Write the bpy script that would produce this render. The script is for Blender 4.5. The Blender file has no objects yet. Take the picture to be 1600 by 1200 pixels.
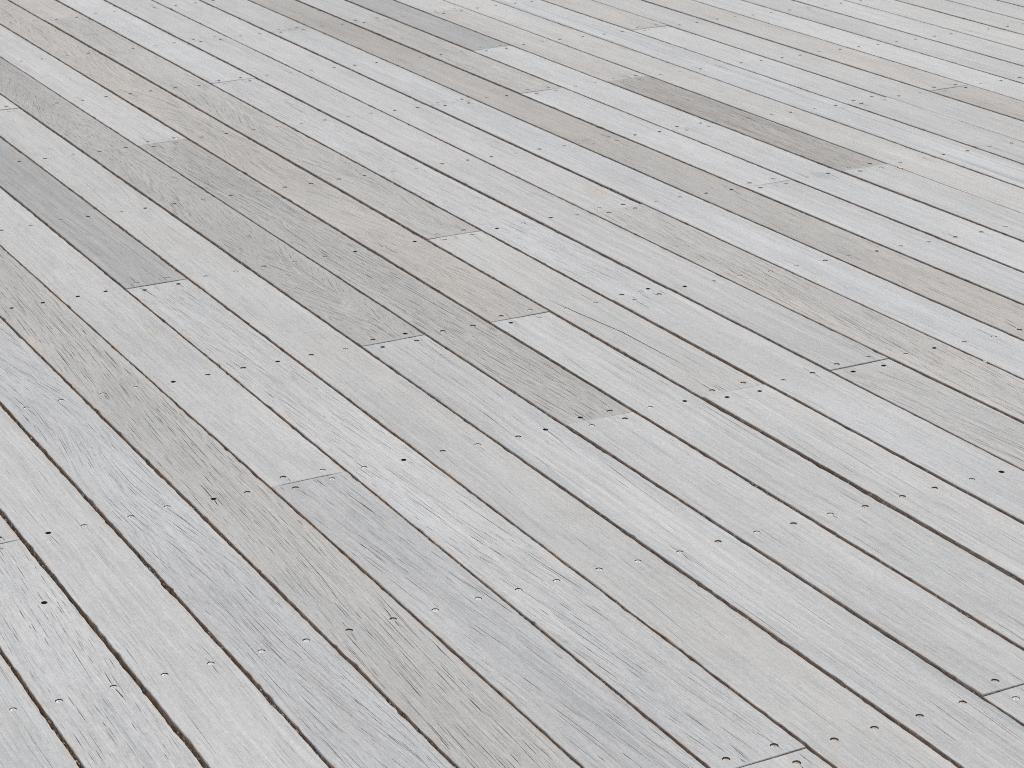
import bpy, bmesh, math, random
from mathutils import Vector, Matrix, noise
from mathutils.geometry import delaunay_2d_cdt

scene = bpy.context.scene
R = math.radians
random.seed(7)

# ------------------------------------------------------------------ camera
PITCH = 0.147                      # metres from one plank seam to the next
ORG = (-40.0, 12.0)                # deck coordinates (in pitches) of the world origin
F_PX, YAW, TILT, ROLL = 3618.694, 2.6664867, 0.3541252, -0.0185281
CX, CY, CH = -8.604, -5.0118, 10.6122


def W(X, Y, z=0.0):
    return Vector(((X - ORG[0]) * PITCH, (Y - ORG[1]) * PITCH, z))


ca, sa, cp, sp = math.cos(YAW), math.sin(YAW), math.cos(TILT), math.sin(TILT)
FWD = Vector((ca * cp, sa * cp, -sp))
RGT = Vector((sa, -ca, 0.0))
UPV = RGT.cross(FWD)
r2 = RGT * math.cos(ROLL) + UPV * math.sin(ROLL)
u2 = UPV * math.cos(ROLL) - RGT * math.sin(ROLL)
cam_d = bpy.data.cameras.new('camera')
cam = bpy.data.objects.new('camera', cam_d)
scene.collection.objects.link(cam)
mw = Matrix((r2, u2, -FWD)).transposed().to_4x4()
mw.translation = W(CX, CY, CH * PITCH)
cam.matrix_world = mw
cam_d.sensor_fit = 'HORIZONTAL'
cam_d.sensor_width = 36.0
cam_d.lens = F_PX / 1600.0 * 36.0
cam_d.clip_start = 0.05
cam_d.clip_end = 500.0
cam_d.dof.use_dof = True
cam_d.dof.focus_distance = 4.0
cam_d.dof.aperture_fstop = 26.0
scene.camera = cam

# ------------------------------------------------------------------ light
SUN_EL = R(52.0)
SUN_AZ = YAW - R(22.0)             # beyond the deck, a little to the right of the view
world = bpy.data.worlds.new('World')
scene.world = world
world.use_nodes = True
wn = world.node_tree
for n in list(wn.nodes):
    wn.nodes.remove(n)
sky = wn.nodes.new('ShaderNodeTexSky')
sky.sky_type = 'NISHITA'
sky.sun_disc = False
sky.sun_elevation = SUN_EL
sky.sun_rotation = R(90.0) - SUN_AZ
sky.air_density = 1.0
sky.dust_density = 4.0
sky.ozone_density = 0.7
bg = wn.nodes.new('ShaderNodeBackground')
bg.inputs['Strength'].default_value = 0.12
wo = wn.nodes.new('ShaderNodeOutputWorld')
wn.links.new(sky.outputs[0], bg.inputs[0])
wn.links.new(bg.outputs[0], wo.inputs[0])
sun_d = bpy.data.lights.new('sun', 'SUN')
sun_d.energy = 1.5
sun_d.angle = R(14.0)
sun_d.color = (1.0, 0.96, 0.83)
sun = bpy.data.objects.new('sun', sun_d)
sun.location = (0, 0, 20)
sdir = Vector((math.cos(SUN_AZ) * math.cos(SUN_EL), math.sin(SUN_AZ) * math.cos(SUN_EL), math.sin(SUN_EL)))
sun.rotation_euler = sdir.to_track_quat('Z', 'Y').to_euler()
scene.collection.objects.link(sun)
vs = scene.view_settings
vs.view_transform = 'Standard'
vs.look = 'None'
vs.exposure = 0.495
vs.gamma = 1.0
vs.use_curve_mapping = False
scene.cycles.use_denoising = False
scene.cycles.use_adaptive_sampling = False
scene.cycles.filter_width = 1.0


# ------------------------------------------------------------------ materials
def lin(c):
    c /= 255.0
    return c / 12.92 if c <= 0.04045 else ((c + 0.055) / 1.055) ** 2.4


class Nodes:
    def __init__(self, name):
        self.m = bpy.data.materials.new(name)
        self.m.use_nodes = True
        self.t = self.m.node_tree
        for n in list(self.t.nodes):
            self.t.nodes.remove(n)
        self.out = self.t.nodes.new('ShaderNodeOutputMaterial')
        self.b = self.t.nodes.new('ShaderNodeBsdfPrincipled')
        self.t.links.new(self.b.outputs[0], self.out.inputs[0])

    def put(self, sock, v):
        if v is None:
            return
        if hasattr(v, 'is_output'):
            self.t.links.new(v, sock)
        else:
            sock.default_value = v

    def math(self, op, a, b=None, c=None, clamp=False):
        n = self.t.nodes.new('ShaderNodeMath')
        n.operation = op
        n.use_clamp = clamp
        for i, v in enumerate((a, b, c)):
            self.put(n.inputs[i], v)
        return n.outputs[0]

    def vmath(self, op, a, b=None, scale=None):
        n = self.t.nodes.new('ShaderNodeVectorMath')
        n.operation = op
        self.put(n.inputs[0], a)
        self.put(n.inputs[1], b)
        if scale is not None:
            self.put(n.inputs['Scale'], scale)
        return n.outputs[0]

    def noise(self, vec, scale, detail=3.0, rough=0.55):
        v = self.vmath('MULTIPLY', vec, scale)
        n = self.t.nodes.new('ShaderNodeTexNoise')
        n.inputs['Scale'].default_value = 1.0
        n.inputs['Detail'].default_value = detail
        n.inputs['Roughness'].default_value = rough
        self.put(n.inputs['Vector'], v)
        return n.outputs['Fac']

    def ramp(self, v, a, b, lo=0.0, hi=1.0):
        n = self.t.nodes.new('ShaderNodeMapRange')
        n.interpolation_type = 'SMOOTHSTEP'
        self.put(n.inputs['Value'], v)
        self.put(n.inputs['From Min'], a)
        self.put(n.inputs['From Max'], b)
        self.put(n.inputs['To Min'], lo)
        self.put(n.inputs['To Max'], hi)
        return n.outputs['Result']

    def mix(self, f, a, b):
        n = self.t.nodes.new('ShaderNodeMix')
        n.data_type = 'RGBA'
        self.put(n.inputs['Factor'], f)
        self.put(n.inputs[6], a)
        self.put(n.inputs[7], b)
        return n.outputs[2]

    def attr(self, name):
        n = self.t.nodes.new('ShaderNodeAttribute')
        n.attribute_type = 'OBJECT'
        n.attribute_name = name
        return n.outputs['Fac']

    def coords(self):
        tc = self.t.nodes.new('ShaderNodeTexCoord')
        oi = self.t.nodes.new('ShaderNodeObjectInfo')
        off = self.t.nodes.new('ShaderNodeCombineXYZ')
        self.t.links.new(self.math('MULTIPLY', oi.outputs['Random'], 91.0), off.inputs[0])
        self.t.links.new(self.math('MULTIPLY', oi.outputs['Random'], 37.0), off.inputs[1])
        return tc.outputs['Object'], self.vmath('ADD', tc.outputs['Object'], off.outputs[0]), oi

    def bump(self, h, strength, dist):
        n = self.t.nodes.new('ShaderNodeBump')
        n.inputs['Strength'].default_value = strength
        n.inputs['Distance'].default_value = dist
        self.put(n.inputs['Height'], h)
        self.t.links.new(n.outputs[0], self.b.inputs['Normal'])


def weathered_wood():
    g = Nodes('weathered_wood')
    raw, P, oi = g.coords()
    wave = g.attr('grain_wave')
    streak = g.attr('grain_streak')
    hair = g.attr('grain_hair')
    warm = g.attr('grain_warm')
    rough = g.attr('grain_rough')
    # the fibres wander sideways a little along the plank
    w1 = g.math('SUBTRACT', g.noise(P, (2.2, 9.0, 1.0), 2.0), 0.5)
    shift = g.t.nodes.new('ShaderNodeCombineXYZ')
    g.t.links.new(g.math('MULTIPLY', w1, g.math('MULTIPLY_ADD', wave, 0.11, 0.012)), shift.inputs[1])
    Q = g.vmath('ADD', P, shift.outputs[0])
    blot = g.noise(Q, (1.3, 6.5, 1.0), 3.0)
    patch = g.noise(P, (9.0, 26.0, 1.0), 4.0, 0.6)
    stk = g.noise(Q, (0.9, 75.0, 1.0), 4.0, 0.6)
    fib = g.noise(Q, (5.0, 460.0, 1.0), 3.0, 0.65)
    fib2 = g.noise(Q, (26.0, 230.0, 1.0), 3.0, 0.65)
    spk = g.noise(P, (240.0, 330.0, 1.0), 2.0)

    def dev(x, k):
        return g.math('MULTIPLY', g.math('SUBTRACT', x, 0.5), k)
    tot = g.math('ADD', 1.0, dev(blot, 0.26))
    tot = g.math('ADD', tot, dev(g.noise(P, (0.75, 1.1, 1.0), 2.0), 0.26))
    tot = g.math('ADD', tot, dev(patch, 0.24))
    mot = g.noise(P, (85.0, 130.0, 1.0), 3.0, 0.6)
    tot = g.math('ADD', tot, dev(mot, 0.32))
    tot = g.math('ADD', tot, dev(stk, g.math('MULTIPLY_ADD', streak, 0.46, 0.22)))
    tot = g.math('ADD', tot, dev(fib, 0.66))
    tot = g.math('ADD', tot, dev(fib2, g.math('MULTIPLY_ADD', rough, 0.34, 0.20)))
    tot = g.math('ADD', tot, dev(spk, 0.38))
    geo = g.t.nodes.new('ShaderNodeNewGeometry')
    tot = g.math('ADD', tot, dev(g.noise(geo.outputs['Position'], (1.1, 1.5, 1.0), 4.0, 0.6), 0.20))
    tot = g.math('ADD', tot, dev(g.noise(Q, (1.6, 210.0, 1.0), 3.0, 0.6), 0.26))
    col = g.vmath('SCALE', oi.outputs['Color'], scale=tot)
    # bleached and tea-coloured areas
    wm = g.ramp(g.noise(P, (1.7, 4.0, 1.0), 2.0), 0.42, 0.70)
    col = g.mix(g.math('MULTIPLY', wm, warm, clamp=True), col, g.vmath('MULTIPLY', col, (1.012, 0.983, 0.950)))
    cm = g.ramp(g.noise(P, (2.1, 7.0, 3.3), 2.0), 0.50, 0.72)
    col = g.mix(g.math('MULTIPLY', cm, 0.5), col, g.vmath('MULTIPLY', col, (0.98, 1.0, 1.02)))
    # long blue-grey stains along the grain
    ls = g.ramp(g.noise(Q, (0.45, 24.0, 1.0), 2.0), 0.50, 0.66)
    col = g.mix(g.math('MULTIPLY', ls, g.math('MULTIPLY', streak, 0.8), clamp=True), col,
                g.vmath('MULTIPLY', col, (0.83, 0.865, 0.89)))
    # dirt in hairline pores
    hn = g.noise(Q, (8.0, 420.0, 1.0), 2.0, 0.5)
    hl = g.ramp(g.math('ABSOLUTE', g.math('SUBTRACT', hn, 0.5)), 0.0, 0.05, 1.0, 0.0)
    gate = g.ramp(g.noise(P, (17.0, 70.0, 2.0), 2.0), 0.47, 0.60)
    hm = g.math('MULTIPLY', g.math('MULTIPLY', hl, gate), g.math('MULTIPLY', hair, 0.22), clamp=True)
    col = g.mix(hm, col, g.vmath('MULTIPLY', col, (0.62, 0.60, 0.58)))
    # one knot or stain on a plank that has one
    sp0 = g.t.nodes.new('ShaderNodeCombineXYZ')
    g.t.links.new(g.attr('spot_x'), sp0.inputs[0])
    g.t.links.new(g.attr('spot_y'), sp0.inputs[1])
    dv = g.vmath('MULTIPLY', g.vmath('SUBTRACT', raw, sp0.outputs[0]), (0.55, 1.0, 0.0))
    ln_ = g.t.nodes.new('ShaderNodeVectorMath')
    ln_.operation = 'LENGTH'
    g.t.links.new(dv, ln_.inputs[0])
    dn = g.math('ADD', ln_.outputs['Value'], g.math('MULTIPLY', g.math('SUBTRACT', mot, 0.5), 0.02))
    sr = g.attr('spot_r')
    sm = g.ramp(dn, g.math('MULTIPLY', sr, 0.35), sr, 0.6, 0.0)
    col = g.mix(sm, col, g.mix(g.attr('spot_tan'), g.vmath('MULTIPLY', col, (0.72, 0.73, 0.75)), g.vmath('MULTIPLY', col, (0.95, 0.88, 0.76))))
    # tan, less bleached wood along both long edges
    sx = g.t.nodes.new('ShaderNodeSeparateXYZ')
    g.t.links.new(raw, sx.inputs[0])
    ed = g.ramp(g.math('ABSOLUTE', sx.outputs[1]), 0.0625, 0.0705)
    en = g.ramp(g.noise(P, (9.0, 60.0, 40.0), 3.0), 0.42, 0.66)
    col = g.mix(g.math('MULTIPLY', g.math('MULTIPLY', ed, en), 0.75), col,
                g.vmath('MULTIPLY', col, (0.98, 0.83, 0.67)))
    g.t.links.new(col, g.b.inputs['Base Color'])
    g.b.inputs['Roughness'].default_value = 0.82
    g.b.inputs['Specular IOR Level'].default_value = 0.25
    h = g.math('ADD', fib, g.math('ADD', g.math('MULTIPLY', fib2, 0.8), g.math('MULTIPLY', spk, 0.5)))
    h = g.math('SUBTRACT', h, g.math('MULTIPLY', hm, 0.8))
    g.bump(h, 0.35, 0.0012)
    return g.m


def mottled(name, c0, c1, c2, sc, t1=0.55, t2=0.66, rough=0.9, metal=0.0):
    g = Nodes(name)
    raw, P, oi = g.coords()
    n1 = g.noise(P, (sc, sc, sc * 1.6), 4.0, 0.6)
    n2 = g.noise(P, (sc * 2.7, sc * 2.7, sc * 3.1), 4.0, 0.65)
    col = g.mix(g.ramp(n1, 0.35, t1), c0, c1)
    col = g.mix(g.ramp(n2, t2 - 0.05, t2 + 0.05), col, c2)
    g.t.links.new(col, g.b.inputs['Base Color'])
    g.b.inputs['Roughness'].default_value = rough
    g.b.inputs['Metallic'].default_value = metal
    g.bump(n2, 0.4, 0.001)
    return g.m


M_TOP = weathered_wood()
M_SIDE = mottled('tan_plank_edge', (0.29, 0.212, 0.150, 1), (0.46, 0.36, 0.27, 1), (0.60, 0.56, 0.48, 1), 34.0, 0.62, 0.60)  # mottled tan-brown, unbleached wood on the plank sides
M_HOLE = mottled('raw_screw_hole', (0.16, 0.115, 0.080, 1), (0.26, 0.195, 0.14, 1), (0.09, 0.065, 0.05, 1), 120.0)
M_CRACK = mottled('dirty_check', (0.06, 0.052, 0.044, 1), (0.10, 0.085, 0.07, 1), (0.15, 0.13, 0.11, 1), 90.0)
M_DEEP = mottled('dark_hole', (0.075, 0.063, 0.052, 1), (0.13, 0.11, 0.09, 1), (0.18, 0.155, 0.13, 1), 90.0)
M_STEEL = mottled('dull_steel', (0.46, 0.46, 0.445, 1), (0.56, 0.56, 0.55, 1), (0.36, 0.34, 0.31, 1), 160.0, 0.6, 0.66, 0.6)
M_RUST = mottled('rust_stained_steel', (0.43, 0.36, 0.28, 1), (0.55, 0.48, 0.40, 1), (0.29, 0.22, 0.16, 1), 150.0, 0.6, 0.66, 0.75)
M_PLUG = mottled('dusty_steel', (0.37, 0.365, 0.35, 1), (0.44, 0.435, 0.42, 1), (0.30, 0.27, 0.24, 1), 170.0, 0.6, 0.70, 0.8)
M_JOIST = mottled('dark_joist_timber', (0.045, 0.035, 0.027, 1), (0.08, 0.062, 0.045, 1), (0.13, 0.11, 0.09, 1), 18.0)
M_GROUND = mottled('dark_bare_ground', (0.05, 0.045, 0.038, 1), (0.085, 0.075, 0.062, 1), (0.13, 0.12, 0.10, 1), 4.0)
M_DEBRIS = mottled('gap_dirt', (0.16, 0.13, 0.095, 1), (0.30, 0.26, 0.20, 1), (0.50, 0.47, 0.40, 1), 55.0, 0.55, 0.60)
M_CHIP = mottled('orange_wood_chip', (0.52, 0.36, 0.22, 1), (0.62, 0.48, 0.34, 1), (0.40, 0.25, 0.14, 1), 90.0)


def link(name, me, parent=None, mats=()):
    o = bpy.data.objects.new(name, me)
    scene.collection.objects.link(o)
    if parent is not None:
        o.parent = parent
    if me is not None:
        for m in mats:
            me.materials.append(m)
    return o


# ------------------------------------------------------------------ ground and joists
THICK = 0.030
JX = {-4: -11.8, -3: -15.95, -2: -20.05, -1: -24.17, 0: -28.49, 1: -32.44, 2: -36.52, 3: -40.68, 4: -44.76,
      5: -48.88, 6: -53.02, 7: -57.23, 8: -61.45, 9: -65.6, 10: -69.75, 11: -73.9}
ROW0, ROW1 = -5, 35                # first and last plank row built piece by piece

gm = bpy.data.meshes.new('ground')
gm.from_pydata([(-300, -300, -0.62), (300, -300, -0.62), (300, 300, -0.62), (-300, 300, -0.62)], [], [(0, 1, 2, 3)])
ground = link('ground', gm, None, [M_GROUND])
ground['kind'] = 'structure'
ground['label'] = 'dark bare ground underneath the wooden deck'

deck = link('deck', None)
deck['kind'] = 'structure'
deck['category'] = 'deck'
deck['label'] = 'weathered grey timber deck of long planks fixed with countersunk screws'


def box_mesh(name, x0, x1, y0, y1, z0, z1):
    me = bpy.data.meshes.new(name)
    v = [(x, y, z) for z in (z0, z1) for y in (y0, y1) for x in (x0, x1)]
    me.from_pydata(v, [], [(0, 2, 3, 1), (4, 5, 7, 6), (0, 1, 5, 4), (2, 6, 7, 3), (0, 4, 6, 2), (1, 3, 7, 5)])
    return me


yA, yB = W(0, ROW0 - 40).y, W(0, ROW1 + 41).y
jm = box_mesh('joist', -0.035, 0.035, yA, yB, -0.58, 0.0)
jm.materials.append(M_JOIST)
for j, X in JX.items():
    o = link('joist', jm, deck)
    o.location = (W(X, 0).x, 0, -THICK - 0.0015)

# ------------------------------------------------------------------ planks
# width of the open gap under seam n (the lower edge of row n), millimetres
GAP = {0: 8.5, 1: 9.5, 2: 8.5, 3: 7.5, 4: 6, 5: 6, 6: 8, 7: 7.5, 8: 6.5, 9: 6.5, 10: 7.5, 11: 6.5, 12: 6.5, 13: 6,
       14: 6.5, 15: 6.5, 16: 6.5, 17: 6, 18: 6, 19: 4, 20: 4, 21: 5, 22: 7, 23: 5, 24: 6.5, 25: 5, 26: 5.5, 27: 6,
       28: 7, 29: 5.5, 30: 7}
# rows whose butt joints the photograph shows: joist numbers
JOINTS = {0: [1], 1: [2], 4: [1], 5: [3, -1], 6: [6], 7: [2], 8: [5, 1, -1], 9: [2], 10: [8, 3, 1], 11: [6, 2],
          12: [7, 1], 13: [3], 14: [7, 5], 15: [4], 16: [7, 5, 3], 17: [6, 4], 18: [7, 5, 3], 21: [6, 4], 23: [4],
          2: [], 3: [], 19: [], 20: [], 22: [], 24: [], 25: [], 26: [], 27: [], 28: [], 29: [], 30: [], -1: []}

# look of each plank, per row from the far end to the near end:
# (sRGB tone, kind of checks, density, streak, warm, label)
C, S, FL, RO = 'clean', 'straight', 'flame', 'rough'
LOOK = {
    -1: [((200, 203, 204), 'long', 1.0, .2, .2, None)],
    0: [((203, 204, 204), C, .6, .2, .3, None), ((204, 205, 206), RO, 1.0, .5, .3, None)],
    1: [((204, 205, 205), C, .5, .2, .3, None), ((206, 207, 207), C, .9, .3, .2, None)],
    2: [((200, 203, 205), 'wavy', 1.0, .1, .1, None)],
    3: [((192, 190, 186), S, 1.0, .3, .4, 'greyish tan plank covered in short dark checks')],
    4: [((205, 206, 206), C, .8, .2, .2, None), ((194, 197, 199), S, .55, .5, .1, None)],
    5: [((173, 174, 175), 'long', .9, .7, .2, 'dark slate grey plank'), ((208, 210, 211), S, .62, .3, .1, None), ((204, 206, 206), C, .5, .2, .2, None)],
    6: [((208, 210, 211), C, .4, .2, .1, None), ((203, 203, 201), C, 1.0, .2, .3, None)],
    7: [((186, 184, 180), FL, 1.0, .2, .4, 'tan grey plank with flame-shaped checks'), ((201, 202, 203), 'long', .8, .8, .2, None)],
    8: [((208, 209, 209), C, .6, .3, .2, None), ((186, 184, 179), 'flame2', 1.1, .3, .4, 'dull brown-grey plank with dense dark checks'),
        ((204, 205, 205), C, .9, .4, .2, None), ((203, 204, 204), C, .6, .3, .2, None)],
    9: [((194, 189, 182), 'wavy', 1.0, .2, .9, 'pinkish tan plank with wavy checks'), ((202, 204, 204), 'long', .7, .6, .1, None)],
    10: [((202, 197, 190), C, .6, .2, .9, 'warm beige plank'), ((194, 192, 187), 'wavy', .9, .3, .5, None), ((201, 201, 199), C, .9, .4, .4, 'light plank with one long open crack'),
         ((203, 203, 202), 'long', .8, .6, .2, None)],
    11: [((205, 208, 210), C, .4, .2, 0, None), ((202, 204, 206), S, .35, .5, .1, None), ((203, 205, 206), C, .6, .3, .1, None)],
    12: [((203, 204, 204), C, .4, .2, .1, None), ((199, 199, 199), C, .6, .4, .2, None), ((195, 194, 191), S, .75, .3, .4, 'greyish tan plank with fine straight checks')],
    13: [((203, 204, 204), C, .5, .3, .2, None), ((201, 198, 193), S, .9, .2, .6, 'pale tan plank with fine straight checks')],
    14: [((193, 195, 195), C, .5, .3, .1, None), ((202, 205, 207), C, .4, .3, 0, None), ((204, 207, 210), C, .6, .5, 0, None)],
    15: [((178, 173, 166), C, .6, .3, .9, 'brownish tan plank'), ((188, 184, 178), S, .3, .3, .9, None)],
    16: [((203, 203, 202), C, .4, .6, .1, None), ((193, 191, 186), S, .5, .4, .6, None), ((205, 208, 210), C, .3, .3, 0, None), ((202, 205, 207), C, .4, .4, 0, None)],
    17: [((172, 173, 174), C, .5, .6, .1, 'dark grey plank'), ((207, 210, 212), C, .3, .2, 0, None), ((206, 209, 211), C, .3, .3, 0, None)],
    18: [((206, 206, 204), C, .3, .2, .2, None), ((199, 196, 192), C, .4, .5, .6, None), ((179, 173, 166), S, 1.0, 1.1, .6, 'short dark brown plank'), ((203, 205, 205), C, .4, .3, .1, None)],
    19: [((205, 205, 202), C, .4, .3, .2, None)],
    20: [((199, 203, 206), C, .2, 1.3, 0, 'bluish grey plank with long dark streaks')],
    21: [((199, 195, 190), C, .4, .6, .7, None), ((205, 208, 209), C, .3, .3, 0, None), ((201, 201, 200), C, .3, .6, .2, None)],
    22: [((198, 199, 198), C, .3, .3, .2, None)],
    23: [((198, 195, 190), C, .4, .3, .8, None), ((184, 178, 172), S, .4, .4, .8, 'tan brown plank')],
    24: [((206, 209, 210), C, .3, .2, 0, None)],
    25: [((200, 201, 201), C, .3, .3, .2, None)],
    26: [((204, 207, 208), C, .3, .3, 0, None)],
    27: [((206, 207, 205), C, .3, .2, .2, None)],
    28: [((196, 197, 195), C, .3, .4, .2, None)],
    29: [((197, 199, 199), C, .3, .3, .1, None)],
    30: [((195, 197, 197), C, .3, .4, .1, None)],
}
ALB = (0.652, 0.659, 0.648)                         # photograph tone -> wood reflectance

# screws the photograph shows plainly: (row, joist, side of joint, which of the two) -> kind
# kinds: s flush steel, r sunk and rusty, d deep dark hole without a head in view, f dusty
SCREW = {}
for row in (-2, -1, 0, 1, 2):
    for j in range(-3, 4):
        for k in (0, 1):
            SCREW[(row, j, 0, k)] = 's'
SCREW.update({(0, 1, -1, 0): 'f', (0, 1, -1, 1): 'f', (0, 1, 1, 1): 'r', (0, 1, 1, 0): 'r', (1, 1, 0, 0): 'd', (1, 1, 0, 1): 's',
              (3, 0, 0, 0): 'r', (3, 0, 0, 1): 'r', (3, 1, 0, 0): 'd', (3, 1, 0, 1): 'r', (3, 2, 0, 0): 's', (3, 2, 0, 1): 's',
              (3, 3, 0, 0): 'd', (3, 3, 0, 1): 'd', (4, 0, 0, 0): 's', (4, 0, 0, 1): 's', (5, 0, 0, 0): 's', (5, 0, 0, 1): 's',
              (4, 1, 1, 0): 'r', (4, 1, 1, 1): 's', (4, 1, -1, 0): 'r', (4, 1, -1, 1): 's', (5, 1, 0, 0): 's', (5, 1, 0, 1): 'd',
              (6, 1, 0, 0): 'r', (6, 1, 0, 1): 's', (4, 2, 0, 0): 'd', (4, 2, 0, 1): 'r', (5, 3, 1, 0): 's', (5, 3, 1, 1): 's',
              (5, 3, -1, 0): 'd', (5, 3, -1, 1): 'd', (4, 3, 0, 0): 'd', (4, 3, 0, 1): 'd', (7, 2, 1, 0): 'r', (7, 2, 1, 1): 'd',
              (7, 2, -1, 0): 'd', (7, 2, -1, 1): 'r', (8, 2, 0, 0): 'r', (8, 2, 0, 1): 'r', (6, 0, 0, 0): 's', (6, 0, 0, 1): 's',
              (7, 0, 0, 0): 's', (7, 0, 0, 1): 'r', (8, 0, 0, 0): 's', (8, 0, 0, 1): 'r', (9, 0, 0, 0): 's', (9, 0, 0, 1): 'r',
              (7, 1, 0, 0): 'r', (7, 1, 0, 1): 'd', (5, -1, 1, 0): 'r', (5, -1, 1, 1): 'r', (5, -1, -1, 0): 'r', (5, -1, -1, 1): 'r',
              (6, -1, 0, 0): 'r', (6, -1, 0, 1): 'r', (7, -1, 0, 0): 'r', (7, -1, 0, 1): 'r', (8, -1, 1, 0): 'r', (8, -1, -1, 0): 's',
              (8, 1, 1, 0): 'd', (8, 1, 1, 1): 'r', (8, 1, -1, 0): 's', (8, 1, -1, 1): 'r', (9, 1, 0, 0): 's', (9, 1, 0, 1): 'd',
              (10, 1, 1, 0): 'r', (10, 1, 1, 1): 'r', (10, 1, -1, 0): 'd', (10, 1, -1, 1): 'd', (9, 2, 1, 0): 'r', (9, 2, 1, 1): 's',
              (11, 2, 1, 0): 'r', (11, 2, 1, 1): 'd', (11, 2, -1, 0): 'f', (11, 2, -1, 1): 'r', (11, 1, 0, 0): 'f', (11, 1, 0, 1): 'r',
              (12, 1, 1, 0): 'r', (12, 1, 1, 1): 'f', (12, 1, -1, 0): 'd', (12, 1, -1, 1): 'd', (15, 3, 0, 0): 'd', (15, 3, 0, 1): 'd',
              (17, 6, 1, 0): 's', (17, 6, 1, 1): 's', (17, 6, -1, 0): 'd', (17, 6, -1, 1): 'd', (17, 7, 0, 0): 's', (17, 7, 0, 1): 's'})


def proj(X, Y):
    d = W(X, Y) - cam.matrix_world.translation
    z = d.dot(FWD)
    if z < 0.3:
        return (9e9, 9e9)
    return (800 + F_PX * d.dot(r2) / z, 600 - F_PX * d.dot(u2) / z)


def in_view(X, Y, m=160):
    u, v = proj(X, Y)
    return -m < u < 1600 + m and -m < v < 1200 + m


def seg_view(Xa, Xb, Y, m=160):
    return any(in_view(Xa + (Xb - Xa) * i / 24.0, Y, m) for i in range(25))


def screw_mesh(name, mat, rad, dish):
    bm = bmesh.new()
    N = 16
    prof = [(rad, -0.0012), (rad, -0.0002), (rad * 0.93, 0.0), (rad * 0.46, -dish)]
    rings = []
    for r, z in prof:
        rings.append([bm.verts.new((r * math.cos(2 * math.pi * i / N), r * math.sin(2 * math.pi * i / N), z)) for i in range(N)])
    # driver socket: a four-lobed hole
    rec = []
    for z, s in ((-dish, 1.0), (-dish - 0.0018, 0.8)):
        rec.append([bm.verts.new(((rad * (0.36 if i % 4 == 0 else 0.25) * s) * math.cos(2 * math.pi * i / N),
                                  (rad * (0.36 if i % 4 == 0 else 0.25) * s) * math.sin(2 * math.pi * i / N), z)) for i in range(N)])
    rings += rec
    for a, b in zip(rings[:-1], rings[1:]):
        for i in range(N):
            bm.faces.new((a[i], a[(i + 1) % N], b[(i + 1) % N], b[i]))
    bm.faces.new(rings[-1])
    bm.faces.new(list(reversed(rings[0])))
    me = bpy.data.meshes.new(name)
    bm.to_mesh(me)
    bm.free()
    me.materials.append(mat)
    return me


SCREW_ME = {'s': screw_mesh('steel_screw', M_STEEL, 0.0048, 0.0006), 'r': screw_mesh('rusty_screw', M_RUST, 0.0047, 0.0009),
            'f': screw_mesh('dusty_screw', M_PLUG, 0.0046, 0.0004)}
HOLE = {'s': (0.0056, 0.0021), 'r': (0.0058, 0.0030), 'd': (0.0050, 0.0055), 'f': (0.0051, 0.0018)}
HEAD_Z = {'s': -0.0009, 'r': -0.0017, 'f': -0.0008}

n2 = lambda x, y: noise.noise(Vector((x, y, 3.7)))


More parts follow.
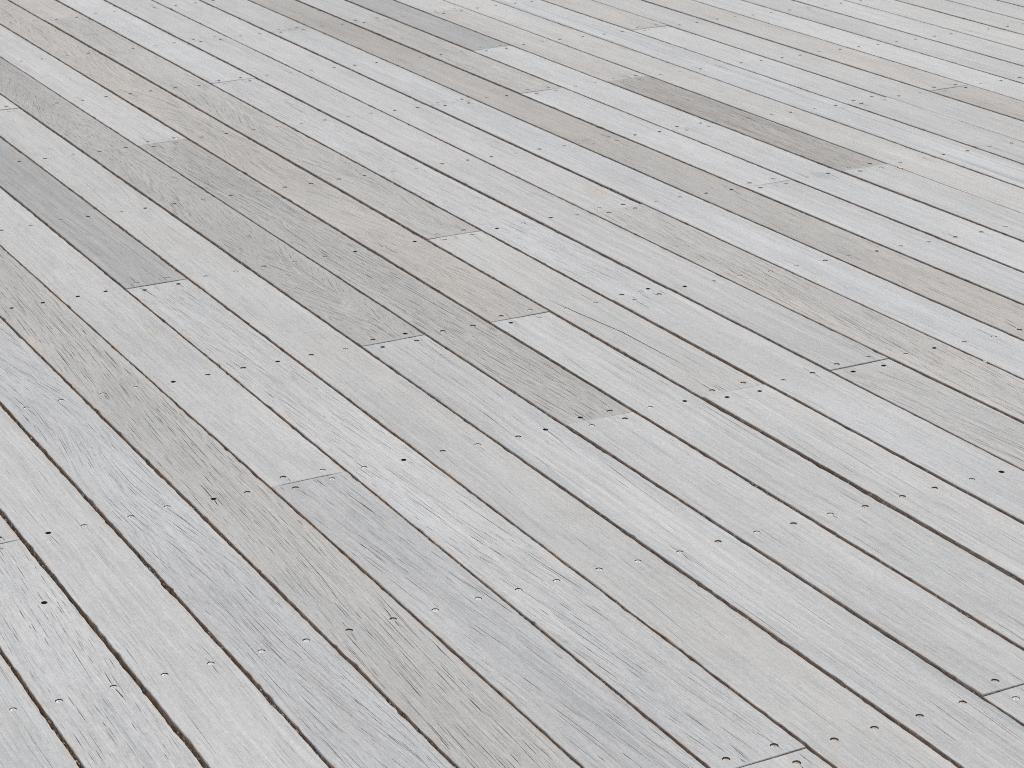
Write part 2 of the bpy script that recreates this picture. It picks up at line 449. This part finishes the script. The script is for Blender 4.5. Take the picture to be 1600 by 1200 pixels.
def make_slits(kind, dens, Lh, Wa, Wb, seed, rnd, holes):
    """Centre lines of the drying checks of one plank, following its grain."""
    P = {'clean': (0.0095, 0.085, 0.05, 0.00018, 0.42), 'straight': (0.0040, 0.088, 0.022, 0.00030, 0.80),
         'flame': (0.0046, 0.055, 0.018, 0.00031, 0.80), 'flame2': (0.0046, 0.095, 0.014, 0.00037, 0.85),
         'wavy': (0.0040, 0.100, 0.020, 0.00024, 0.76), 'long': (0.0078, 0.15, 0.06, 0.00025, 0.55),
         'rough': (0.0048, 0.055, 0.022, 0.00025, 0.60)}[kind]
    sp_, ln, gap, wd, prob = P
    th0 = rnd.uniform(-1, 1) * (0.07 if kind in ('straight', 'flame2') else 0.035)
    if kind == 'straight' and abs(th0) < 0.035:
        th0 = math.copysign(0.055, th0)
    yc = rnd.uniform(Wa * 0.35, Wb * 0.35)

    def theta(x, y):
        t = th0 + 0.05 * n2(x * 2.3 + seed, y * 12)
        if kind in ('flame', 'flame2'):
            s = n2(x * 0.9 + seed * 1.7, 0.3) * 2.6
            if kind == 'flame2':
                s *= 0.55 if x < 0 else 0.15
            d = (y - yc - 0.012 * n2(x * 1.3, seed)) / 0.030
            t += max(-1, min(1, s)) * 0.42 * math.tanh(d * 1.3) * math.exp(-abs(d) * 0.30)
        elif kind == 'wavy':
            t += 0.34 * n2(x * 1.6 + seed, y * 9.0)
        elif kind == 'clean':
            t += 0.06 * n2(x * 1.9 + seed, y * 7)
        return t
    out = []
    y = Wa + 0.005
    while y < Wb - 0.004:
        x = -Lh + rnd.uniform(0.0, ln)
        while x < Lh - 0.01:
            l = ln * min(2.6, math.exp(rnd.gauss(-0.25, 0.6)))
            d_loc = n2(x * 3.0 + seed * 3, y * 30 + seed) * 0.55 + 0.55
            if rnd.random() < prob * dens * (0.62 + 0.62 * d_loc):
                px, py = x, y + rnd.uniform(-1, 1) * sp_ * 0.55
                pts = [(px, py)]
                st = l / 4.0
                for _ in range(4):
                    t = theta(px, py) + rnd.uniform(-1, 1) * 0.016
                    px += st * math.cos(t)
                    py += st * math.sin(t)
                    pts.append((px, py))
                out.append((pts, wd * (0.36 + 1.15 * rnd.random() ** 2.4), 0.0035))
            x += l * 0.8 + gap * rnd.uniform(0.3, 1.7)
        y += sp_ * rnd.uniform(0.75, 1.25)
    for end in (-1, 1):                # splits running in from the sawn ends
        for _ in range(rnd.randint(1, 4)):
            l = rnd.uniform(0.015, 0.06)
            y_ = rnd.uniform(Wa + 0.012, Wb - 0.012)
            t = rnd.uniform(-.05, .05)
            out.append(([(end * (Lh - 0.0045 - l * k / 4), y_ + l * k / 4 * t) for k in range(5)], rnd.uniform(0.0003, 0.0006), 0.004))
    for hx, hy, kd in holes:           # splits that start at a screw
        if rnd.random() < 0.32:
            for sg in ((1, -1) if rnd.random() < .4 else (rnd.choice((1, -1)),)):
                l = rnd.uniform(0.015, 0.075)
                t = th0 + rnd.uniform(-.08, .08)
                pts = [(hx + sg * (0.004 + l * k / 4) * math.cos(t), hy + (0.004 + l * k / 4) * sg * math.sin(t) + rnd.uniform(-.0004, .0004)) for k in range(5)]
                out.append((pts, rnd.uniform(0.0003, 0.0007), 0.004))
    return out


def slit_poly(pts, w, ends=(0.15, 1.0, 1.15, 0.8, 0.15)):
    n = len(pts)
    Lf, Rt = [], []
    for i, (x, y) in enumerate(pts):
        a, b = pts[max(0, i - 1)], pts[min(n - 1, i + 1)]
        dx, dy = b[0] - a[0], b[1] - a[1]
        d = math.hypot(dx, dy) or 1
        h = w * ends[min(4, int(round(i * 4 / (n - 1))))]
        Lf.append((x - dy / d * h, y + dx / d * h))
        Rt.append((x + dy / d * h, y - dx / d * h))
    return Rt + Lf[::-1]


def plank_mesh(xa, xb, ya, yb, kind, dens, holes, seed, rnd, fine, extra=(), zoff=None):
    """One plank in local coordinates: ragged eased edges, real checks and screw holes cut into the face."""
    step = 0.008 if fine else 0.06
    n = max(4, int((xb - xa) / step))
    xs = [xa + (xb - xa) * i / n for i in range(n + 1)]
    chips = []
    for s in (0, 1):
        c = []
        k = int((xb - xa) * (7.0 if rnd.random() < 0.55 else 20.0)) if fine else 0
        for _ in range(k):
            c.append((rnd.uniform(xa, xb), rnd.uniform(0.005, 0.022), 0.0004 + 0.0022 * rnd.random() ** 2))
        chips.append(c)

    def edge(s, x):
        v = 0.0009 * n2(x * 1.1 + seed, s * 9.1) + 0.0006 * n2(x * 9 + seed, s * 5.3) + 0.0006 * n2(x * 38 + seed, s * 3.1) + 0.0005 * n2(x * 95 + seed, s * 7.7)
        v = max(-0.0012, v)
        for cx_, cl, cd in chips[s]:
            t = abs(x - cx_) / cl
            if t < 1:
                v += cd * (1 - t * t) * (0.6 + 0.5 * n2(x * 160, seed + s))
        return v

    def cham(s, x):
        return 0.0010 + 0.0006 * n2(x * 6 + seed, s * 4 + 2) + 0.0005 * n2(x * 40 + seed, s)
    outer, top, bot = [], [], []
    m = max(3, int((yb - ya) / 0.016)) if fine else 2
    for i, x in enumerate(xs):         # lower edge
        e, c = edge(0, x), cham(0, x)
        o = ya + e
        tx = min(max(x, xa + 0.0009), xb - 0.0009)
        outer.append((x, o, -c * 0.9)); top.append((tx, o + c, 0)); bot.append((x, ya + 0.0015, -THICK))
    for k in range(1, m):              # near end
        y = ya + (yb - ya) * k / m
        jx = abs(n2(y * 120, seed)) * 0.0012
        outer.append((xb - jx, y, -0.0007)); top.append((xb - 0.0009 - jx, y, 0)); bot.append((xb, y, -THICK))
    for i, x in reversed(list(enumerate(xs))):
        e, c = edge(1, x), cham(1, x)
        o = yb - e
        tx = min(max(x, xa + 0.0009), xb - 0.0009)
        outer.append((x, o, -c * 0.9)); top.append((tx, o - c, 0)); bot.append((x, yb - 0.0015, -THICK))
    for k in range(m - 1, 0, -1):
        y = ya + (yb - ya) * k / m
        jx = abs(n2(y * 120, seed + 5)) * 0.0012
        outer.append((xa + jx, y, -0.0007)); top.append((xa + 0.0009 + jx, y, 0)); bot.append((xa, y, -THICK))
    NO = len(top)
    pts2 = [Vector((x, y)) for x, y, z in top]
    faces = [list(range(NO))]
    depth = [0.0]
    fmat = [0]
    for hx, hy, kd in holes:
        r, d = HOLE[kd]
        N = 14
        ids = []
        el = rnd.uniform(0.0, 0.12)
        for i in range(N):
            a = 2 * math.pi * i / N
            rr = r * (1 + rnd.uniform(-.05, .05)) + r * el * abs(math.cos(a))
            ids.append(len(pts2)); pts2.append(Vector((hx + rr * math.cos(a), hy + rr * math.sin(a))))
        faces.append(ids); depth.append(d); fmat.append({'r': 2, 'd': 4}.get(kd, 3))
    sl = make_slits(kind, dens, (xb - xa) / 2, ya, yb, seed, rnd, holes) if fine else []
    lim = []
    for pts, w, d in sl:
        if all(xa + 0.0042 < x < xb - 0.0042 and ya + 0.0062 < y < yb - 0.0062 for x, y in pts):
            lim.append((pts, w, d))
    for pts, w, d in lim + list(extra):
        ids = []
        for x, y in slit_poly(pts, w):
            ids.append(len(pts2)); pts2.append(Vector((x, y)))
        faces.append(ids); depth.append(d); fmat.append(3)
    if fine:
        nx = max(2, int((xb - xa) / 0.07))
        for i in range(1, nx):
            for k in range(1, 8):
                pts2.append(Vector((xa + (xb - xa) * (i + 0.5 * (k % 2) - .25) / nx, ya + (yb - ya) * k / 8.0)))
    cup = rnd.uniform(-0.0007, 0.0010)
    half = (yb - ya) / 2

    def zf(x, y):
        return cup * (1 - (y / half) ** 2) + 0.0007 * n2(x * 1.4 + seed, y * 5.0) if fine else 0.0
    V, E, Fc, oV, oE, oF = delaunay_2d_cdt(pts2, [], faces, 1, 1e-7)
    where = {}
    for i, o in enumerate(oV):
        for k in o:
            if k < NO:
                where[k] = i
    verts = [(v.x, v.y, zf(v.x, v.y)) for v in V]
    low = {}

    def at(i, d):
        if d == 0.0:
            return i
        k = (i, d)
        if k not in low:
            low[k] = len(verts)
            verts.append((V[i].x, V[i].y, zf(V[i].x, V[i].y) - d))
        return low[k]
    if zoff is not None:
        zoff += [zf(h[0], h[1]) for h in holes]
    fs, mi = [], []
    side = {}
    for f, o in zip(Fc, oF):
        if 0 not in o:
            continue
        d, mt = 0.0, 0
        for k in o:
            if depth[k] > d:
                d, mt = depth[k], fmat[k]
        f = list(f)
        fs.append([at(i, d) for i in f]); mi.append(mt)
        for a, b in zip(f, f[1:] + f[:1]):
            side[(a, b)] = (d, mt)
    for (a, b), (d, mt) in side.items():
        o = side.get((b, a))
        if o is not None and o[0] < d:
            fs.append([at(a, o[0]), at(b, o[0]), at(b, d), at(a, d)][::-1]); mi.append(mt)
    ob = len(verts); verts += [(x, y, z + zf(x, y)) for x, y, z in outer]
    bb = len(verts); verts += bot
    for k in range(NO):
        k2 = (k + 1) % NO
        if k in where and k2 in where and where[k] != where[k2]:
            fs.append([where[k2], where[k], ob + k, ob + k2]); mi.append(0)
        fs.append([ob + k2, ob + k, bb + k, bb + k2]); mi.append(1)
    fs.append([bb + k for k in range(NO)][::-1]); mi.append(1)
    me = bpy.data.meshes.new('plank')
    me.from_pydata(verts, [], fs)
    for mt in (M_TOP, M_SIDE, M_HOLE, M_CRACK, M_DEEP):
        me.materials.append(mt)
    me.polygons.foreach_set('material_index', mi)
    me.validate()
    me.update()
    return me


# the one open split that runs through two screws, in deck coordinates
BIG_CRACK = [(-37.03, 10.22), (-36.49, 10.27), (-35.18, 10.42), (-34.17, 10.44), (-33.24, 10.47)]

total_screws = 0
for row in range(ROW0, ROW1 + 1):
    rr = random.Random(1000 + row)
    js = JOINTS.get(row)
    if js is None:
        js = []
        j = 11 - rr.randint(0, 2)
        while j > -4:
            js.append(j); j -= rr.choice((2, 3, 4))
    else:
        js = list(js)
        # joints outside the picture, so that no plank gets longer than timber comes
        hi, lo = (max(js), min(js)) if js else (None, None)
        if js:
            j = hi + 4
            while j < 11:
                if not in_view(JX[j], row + .5, 30):
                    js.append(j); j += 4
                else:
                    j += 1
            j = lo - 4
            while j > -4:
                if not in_view(JX[j], row + .5, 30):
                    js.append(j); j -= 4
                else:
                    j -= 1
        else:
            vis = [j for j in range(-4, 12) if in_view(JX[j], row + .5, 30)]
            if vis:
                j = max(vis) + 1 + rr.randint(0, 1)
                while j < 11:
                    js.append(j); j += 4
                j = min(vis) - 1 - rr.randint(0, 1)
                while j > -4:
                    js.append(j); j -= 4
    js = sorted(set(js), reverse=True)
    cuts = [11.5] + js + [-4.5]
    looks = LOOK.get(row)
    shown = JOINTS.get(row) or []
    y0 = W(0, row).y + GAP.get(row, 6) * (0.00036 if row < 9 else 0.00053)
    y1 = W(0, row + 1).y - GAP.get(row + 1, 6) * (0.00036 if row + 1 < 9 else 0.00053)
    JG = {(row, j): rr.choice((0.0004, 0.0006, 0.0007, 0.0009)) for j in cuts}
    for si in range(len(cuts) - 1):
        ja, jb = cuts[si], cuts[si + 1]
        Xa = JX[ja] if ja in JX else JX[11] - 1.6
        Xb = JX[jb] if jb in JX else JX[-4] + 1.6
        rnd = random.Random(row * 131 + si * 17 + 5)
        vis = seg_view(Xa, Xb, row + 0.5, 400)
        if looks:
            i = sum(1 for s in shown if s >= ja) if ja in JX else 0
            tone, kind, dens, stk, wrm, lab = looks[min(i, len(looks) - 1)]
            if not seg_view(Xa, Xb, row + 0.5, 0):
                lab = None
        else:
            t = rnd.choice(((205, 207, 208), (200, 201, 201), (197, 195, 192), (203, 205, 206), (190, 188, 185)))
            tone, kind, dens, stk, wrm, lab = t, rnd.choice((C, C, S, 'long')), .5, rnd.uniform(.1, .6), rnd.uniform(0, .6), None
        xa, xb = W(Xa, 0).x + JG[(row, ja)], W(Xb, 0).x - JG[(row, jb)]
        xm, ym = (xa + xb) / 2, (y0 + y1) / 2
        hl, hw = (xb - xa) / 2, (y1 - y0) / 2
        # screws: two at every joist, two on either side of every butt joint
        holes, keys = [], []
        for j, X in JX.items():
            spots = []
            if j == ja:
                spots.append((X + 0.175, -1))
            elif j == jb:
                spots.append((X - 0.175, 1))
            elif Xa + 0.5 < X < Xb - 0.5:
                spots.append((X, 0))
            for sx_, sd in spots:
                if not in_view(sx_, row + .5, 600):
                    continue
                for k, v in ((0, 0.262), (1, 0.752)):
                    px = sx_ + rnd.gauss(0, 0.018)
                    py = row + v + rnd.gauss(0, 0.020)
                    kd = SCREW.get((row, j, sd, k))
                    if kd is None:
                        u = rnd.random()
                        if j >= 4:
                            kd = 'd' if u < .30 else ('r' if u < .60 else 'f')
                        else:
                            kd = 'r' if u < .36 else ('f' if u < .62 else ('d' if u < .72 else 's'))
                    p = W(px, py)
                    holes.append((p.x - xm, p.y - ym, kd))
        extra = []
        if row == 0 and Xa < -30.7 < Xb:   # old nail hole between two joists
            p = W(-30.70, 0.726)
            holes.append((p.x - xm, p.y - ym, 'd'))
        if row == 10 and lab and 'crack' in lab:
            extra.append(([(W(a, b).x - xm, W(a, b).y - ym) for a, b in BIG_CRACK], 0.0011, 0.008))
        if row == 5 and ja == 3:       # dark knot hole beside a screw
            p = W(-32.42, 5.74)
            holes = [h for h in holes if math.hypot(h[0] - p.x + xm, h[1] - p.y + ym) > 0.02] + [(p.x - xm, p.y - ym, 'd')]
        zoff = []
        me = plank_mesh(-hl, hl, -hw, hw, kind, dens, holes, row * 7.31 + si * 3.17, rnd, vis, extra, zoff)
        o = link('plank', me, deck)
        o.location = (xm, ym, rnd.uniform(0.0, 0.0018))
        o.rotation_euler = (R(rnd.gauss(0, 0.26)), 0, 0)
        jit = rnd.uniform(0.985, 1.015)
        gr = sum(tone) / 3.0
        o.color = tuple(lin(199 + (gr - 199) * 0.84 + (c - gr) * 0.48) * a * jit for c, a in zip(tone, ALB)) + (1.0,)
        o['grain_wave'] = {'flame': 0.9, 'flame2': 0.5, 'wavy': 0.7, 'rough': .3}.get(kind, rnd.uniform(0.05, 0.3))
        o['grain_streak'] = float(stk)
        o['grain_hair'] = {'clean': 0.28, 'straight': 0.6, 'flame': .6, 'flame2': .7, 'wavy': .55, 'long': .45, 'rough': .6}[kind] * min(1.0, .4 + dens * .6)
        o['grain_warm'] = float(wrm)
        o['grain_rough'] = 1.0 if kind == 'rough' else (0.5 if kind in ('straight', 'flame', 'flame2') else rnd.uniform(.05, .4))
        o['spot_x'] = o['spot_y'] = o['spot_tan'] = 0.0
        o['spot_r'] = 0.00001
        for prow, pX, pY, pr, pt in ((17, -40.66, 17.55, 0.030, 0.0), (13, -41.75, 13.70, 0.045, 1.0), (4, -38.52, 4.69, 0.014, 1.0)):
            if prow == row and Xa < pX < Xb:
                p = W(pX, pY)
                o['spot_x'], o['spot_y'], o['spot_r'], o['spot_tan'] = p.x - xm, p.y - ym, pr, pt
        if lab:
            o['label'] = lab
        for (hx, hy, kd), hz in zip(holes, zoff):
            if kd == 'd':
                continue
            s = link('screw', SCREW_ME[kd], o)
            s.location = (hx, hy, HEAD_Z[kd] + hz)
            s.rotation_euler = (rnd.uniform(-.05, .05), rnd.uniform(-.05, .05), rnd.uniform(0, 6.28))
            total_screws += 1

# ------------------------------------------------------------------ the deck beyond the planks built one by one
bm = bmesh.new()


def add_box(bm, x0, x1, y0, y1, z0, z1):
    v = [bm.verts.new((x, y, z)) for z in (z0, z1) for y in (y0, y1) for x in (x0, x1)]
    for f in ((0, 2, 3, 1), (4, 5, 7, 6), (0, 1, 5, 4), (2, 6, 7, 3), (0, 4, 6, 2), (1, 3, 7, 5)):
        bm.faces.new([v[i] for i in f])


xl, xr = W(JX[11] - 1.6, 0).x - 0.002, W(JX[-4] + 1.6, 0).x + 0.002
rf = random.Random(3)
for row in range(ROW0 - 40, ROW1 + 41):
    ya_, yb_ = W(0, row).y + 0.003, W(0, row + 1).y - 0.003
    spans = [(xl - 8.0, xl), (xr, xr + 6.0)] if ROW0 <= row <= ROW1 else [(xl - 8.0, xr + 6.0)]
    for a, b in spans:
        x = a
        while x < b - 0.01:
            e = min(b, x + rf.uniform(1.6, 3.2))
            if b - e < 0.5:
                e = b
            z = rf.uniform(-0.001, 0.0)
            add_box(bm, x + 0.001, e - 0.001, ya_, yb_, z - THICK, z)
            x = e
me = bpy.data.meshes.new('outer_planks')
bm.to_mesh(me); bm.free()
op = link('outer_planks', me, deck, [M_TOP])
op['kind'] = 'stuff'
op.color = tuple(lin(c) * a for c, a in zip((201, 202, 202), ALB)) + (1.0,)
for k, v in (('spot_x', 0.0), ('spot_y', 0.0), ('spot_tan', 0.0), ('spot_r', 0.00001), ('grain_wave', .2), ('grain_streak', .4), ('grain_hair', .4), ('grain_warm', .3), ('grain_rough', .3)):
    op[k] = v

# ------------------------------------------------------------------ dirt wedged in the gaps
bm = bmesh.new()
rd = random.Random(11)
for seam in range(-1, 23):
    gw = GAP.get(seam, 6) * 0.001
    X = -66.0
    while X < -20.0:
        if in_view(X, seam, 60):
            dens = 0.25 + 1.3 * n2(X * 0.75, seam * 4.4)
            if rd.random() < max(0.06, dens):
                c = W(X, seam)
                s = 0.0008 + 0.0022 * rd.random() ** 2
                off = rd.uniform(0.0, 0.42) * gw
                zc = -rd.uniform(0.0020, 0.0075)
                ring = []
                for sgn in (1, -1):
                    ring.append(bm.verts.new((c.x + rd.uniform(-.3, .3) * s, c.y + off, zc + sgn * s * rd.uniform(.5, 1.0))))
                q = [bm.verts.new((c.x + s * rd.uniform(.7, 2.6) * dx, c.y + off + s * .8 * dy, zc + s * rd.uniform(-.3, .3)))
                     for dx, dy in ((1, 0), (0, 1), (-1, 0), (0, -1))]
                for i in range(4):
                    bm.faces.new((ring[0], q[i], q[(i + 1) % 4]))
                    bm.faces.new((ring[1], q[(i + 1) % 4], q[i]))
        X += rd.uniform(0.006, 0.030)
me = bpy.data.meshes.new('gap_dirt')
bm.to_mesh(me); bm.free()
gd = link('gap_dirt', me, deck, [M_DEBRIS])
gd['kind'] = 'stuff'

# ------------------------------------------------------------------ two splinters caught at plank edges
for X, Y, ln_m, wd_m, lab in ((-40.33, 19.01, 0.026, 0.009, 'pale orange wood splinter caught in the gap at the end of the dark brown plank'),
                              (-31.65, 13.985, 0.014, 0.006, 'tiny orange wood splinter in the gap beside the pale tan plank')):
    bm = bmesh.new()
    rc = random.Random(int(-X * 10))
    ringA, ringB = [], []
    for i in range(9):
        a = 2 * math.pi * i / 9
        k = rc.uniform(0.7, 1.1)
        ringA.append(bm.verts.new((ln_m / 2 * math.cos(a) * k, wd_m / 2 * math.sin(a) * k, rc.uniform(0.0010, 0.0022))))
        ringB.append(bm.verts.new((ln_m / 2 * math.cos(a) * k * 0.8, wd_m / 2 * math.sin(a) * k * 0.5, -0.0035)))
    bm.faces.new(ringA)
    bm.faces.new(ringB[::-1])
    for i in range(9):
        bm.faces.new((ringA[i], ringB[i], ringB[(i + 1) % 9], ringA[(i + 1) % 9]))
    bmesh.ops.recalc_face_normals(bm, faces=bm.faces)
    me = bpy.data.meshes.new('wood_splinter')
    bm.to_mesh(me); bm.free()
    o = link('wood_splinter', me, None, [M_CHIP])
    o.location = W(X, Y, 0.0012)
    o.rotation_euler = (0.05, 0.03, rc.uniform(-.15, .15))
    o['label'] = lab
    o['category'] = 'splinter'

print('planks', sum(1 for o in scene.objects if o.name.startswith('plank')), 'screws', total_screws,
      'tris', sum(len(m.loop_triangles) or len(m.polygons) for m in bpy.data.meshes))
